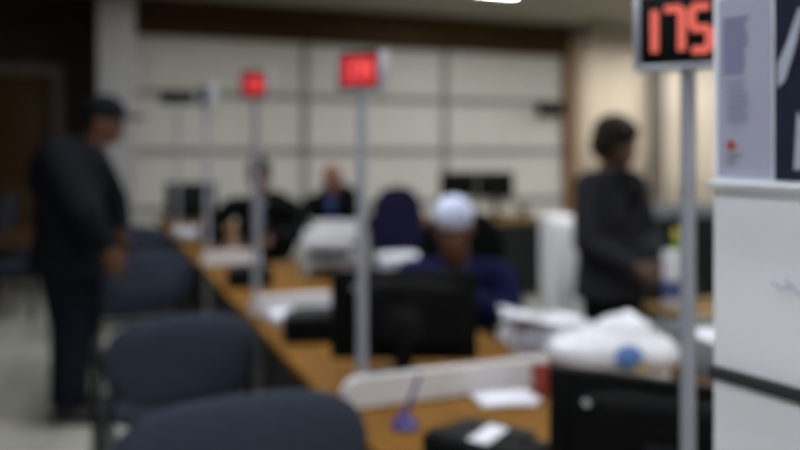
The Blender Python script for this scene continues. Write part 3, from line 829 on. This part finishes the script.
def seated(lean, zs, headz, kn=.44, hands=None, head_f=.02, elb=.1, wr=((.34, .14, .8), (.34, -.14, .8)), shw=.19, elz=None, yaw=0, pitch=0):
    nz = headz-.15; sz = nz-.075; pz = zs+.13
    e = elz or (pz+.17)
    return dict(pelvis=(-.05, 0, pz), chest=(lean*.6-.05, 0, (pz+sz)/2+.05), neck=(lean-.03, 0, nz), head=(lean+head_f, 0, headz),
                shL=(lean-.04, shw, sz), shR=(lean-.04, -shw, sz), elL=(lean+.06, shw+elb, e), elR=(lean+.06, -shw-elb, e),
                wrL=wr[0], wrR=wr[1], hipL=(0, .09, pz-.03), hipR=(0, -.09, pz-.03), knL=(kn, .13, zs+.06), knR=(kn, -.13, zs+.06),
                anL=(kn+.02, .13, .08), anR=(kn+.02, -.13, .08), toeL=(kn+.16, .14, .035), toeR=(kn+.16, -.14, .035), yaw=yaw, pitch=pitch,
                hands=hands or {'L': ((.8, -.5, -.15), (0, 0, -1), -1, .45), 'R': ((.8, .5, -.15), (0, 0, -1), 1, .45)})

# the standing man in the cap: his forward is towards the right of the view
mf = math.atan2(-SA, CA)
def mpos(px, d): return cpos(px, d)
J = dict(pelvis=(-.02, 0, .92), chest=(-.02, 0, 1.25), neck=(.075, 0, 1.44), head=(.17, 0, 1.565), yaw=0, pitch=.12,
         shL=(.0, .19, 1.385), shR=(.0, -.19, 1.385), elL=(.10, .30, 1.13), elR=(.17, -.29, 1.12), wrL=(.15, .29, .96), wrR=(.26, -.20, .91),
         hipL=(-.02, .09, .88), hipR=(-.02, -.09, .88), knL=(-.0, .11, .48), knR=(.035, -.11, .48), anL=(-.09, .12, .08), anR=(.03, -.12, .08),
         toeL=(.05, .14, .035), toeR=(.17, -.13, .035),
         hands={'L': ((.05, .25, -.8), (-.1, .8, -.3), 1, .45), 'R': ((.25, .25, -.75), (-.3, .8, .1), -1, .55)})
person('standing man in a dark cap, dark jacket and jeans beside a slate chair', cpos(73, 4.15), mf, J, 'skin_brown',
       dict(top='jacket', top_mat='jacket_dark', leg_mat='denim_dark', bulk=.06, hem=.22, hump=True, loose=.03, hat='cap'))

# the standing woman
wx, wy, _ = cpos(611, 3.85)
wf = Vector((.6*CA-.8*SA, -.6*SA-.8*CA)); wa = math.atan2(wf.y, wf.x)
J = dict(pelvis=(0, 0, .83), chest=(0, 0, 1.10), neck=(.0, 0, 1.30), head=(.035, 0, 1.445), yaw=.1, pitch=.18,
         shL=(0, .165, 1.245), shR=(0, -.165, 1.245), elL=(.04, .235, .98), elR=(.04, -.235, .98), wrL=(.215, .085, .86), wrR=(.215, -.085, .86),
         hipL=(0, .085, .79), hipR=(0, -.085, .79), knL=(.01, .09, .44), knR=(.01, -.09, .44), anL=(-.02, .09, .08), anR=(-.02, -.09, .08),
         toeL=(.11, .11, .035), toeR=(.11, -.11, .035),
         hands={'L': ((.5, -.8, -.1), (-.7, -.3, -.2), -1, .8), 'R': ((.6, .75, -.05), (-.6, .4, -.2), 1, .8)})
person('standing woman in a charcoal blazer with short dark hair and clasped hands', (wx, wy, 0), wa, J, 'skin_dark',
       dict(top='blazer', top_mat='cloth_charcoal', leg_mat='cloth_black', bulk=.02, hem=.19, hair='bob', shirt='cloth_black', lapel=True))

# seated clerks
person('seated man in a white knitted cap and navy sweater bent towards the monitor', P_CAP, F_CAP,
       seated(.24, .48, 1.075, pitch=.3, head_f=.07, wr=((.46, .07, .80), (.46, -.11, .80)), elb=.05, elz=.70, shw=.2), 'skin_brown',
       dict(top='sweater', top_mat='navy_wool', leg_mat='cloth_black', bulk=.025, hat='knit', hair='short'))
person('seated clerk in a black suit behind the narrow desk, elbows spread', P_SUIT, F_SUIT,
       seated(.1, .48, 1.235, pitch=.28, wr=((.40, .13, .82), (.40, -.12, .82)), elb=.15, elz=.84, shw=.21), 'skin_brown',
       dict(top='suit_jacket', top_mat='cloth_black', leg_mat='cloth_black', bulk=.018, hair='short', shirt='shirt_pale', lapel=True))
person('bald seated man in a dark suit with a blue shirt, behind the white printer', P_BALD, F_BALD,
       seated(.06, .48, 1.175, pitch=.18, wr=((.38, .14, .74), (.38, -.12, .74)), elb=.09, shw=.2), 'skin_pink',
       dict(top='suit_jacket', top_mat='cloth_black', leg_mat='cloth_black', bulk=.025, shirt='shirt_blue', tie='tie_blue', lapel=True, hair='fringe'))

# ------------------------------------------------------------------ daylight, camera
w = bpy.data.worlds.new('World'); S.world = w; w.use_nodes = True
nt = w.node_tree; bg = nt.nodes['Background']
bg.inputs['Color'].default_value = (1.0, .97, .92, 1); bg.inputs['Strength'].default_value = 3.9

cd = bpy.data.cameras.new('Camera'); cam = bpy.data.objects.new('Camera', cd); COL.objects.link(cam)
cam.location = (0, 0, EYE); cam.rotation_euler = (PI/2, 0, -A)
cd.sensor_width = 36; cd.lens = 35.01; cd.shift_y = -75/800; cd.clip_start = .05; cd.clip_end = 100
cd.dof.use_dof = True; cd.dof.focus_distance = .5; cd.dof.aperture_fstop = 2.9
S.camera = cam
S.view_settings.view_transform = 'Standard'; S.view_settings.look = 'None'
S.view_settings.exposure = 0; S.view_settings.gamma = 1; S.view_settings.use_curve_mapping = False
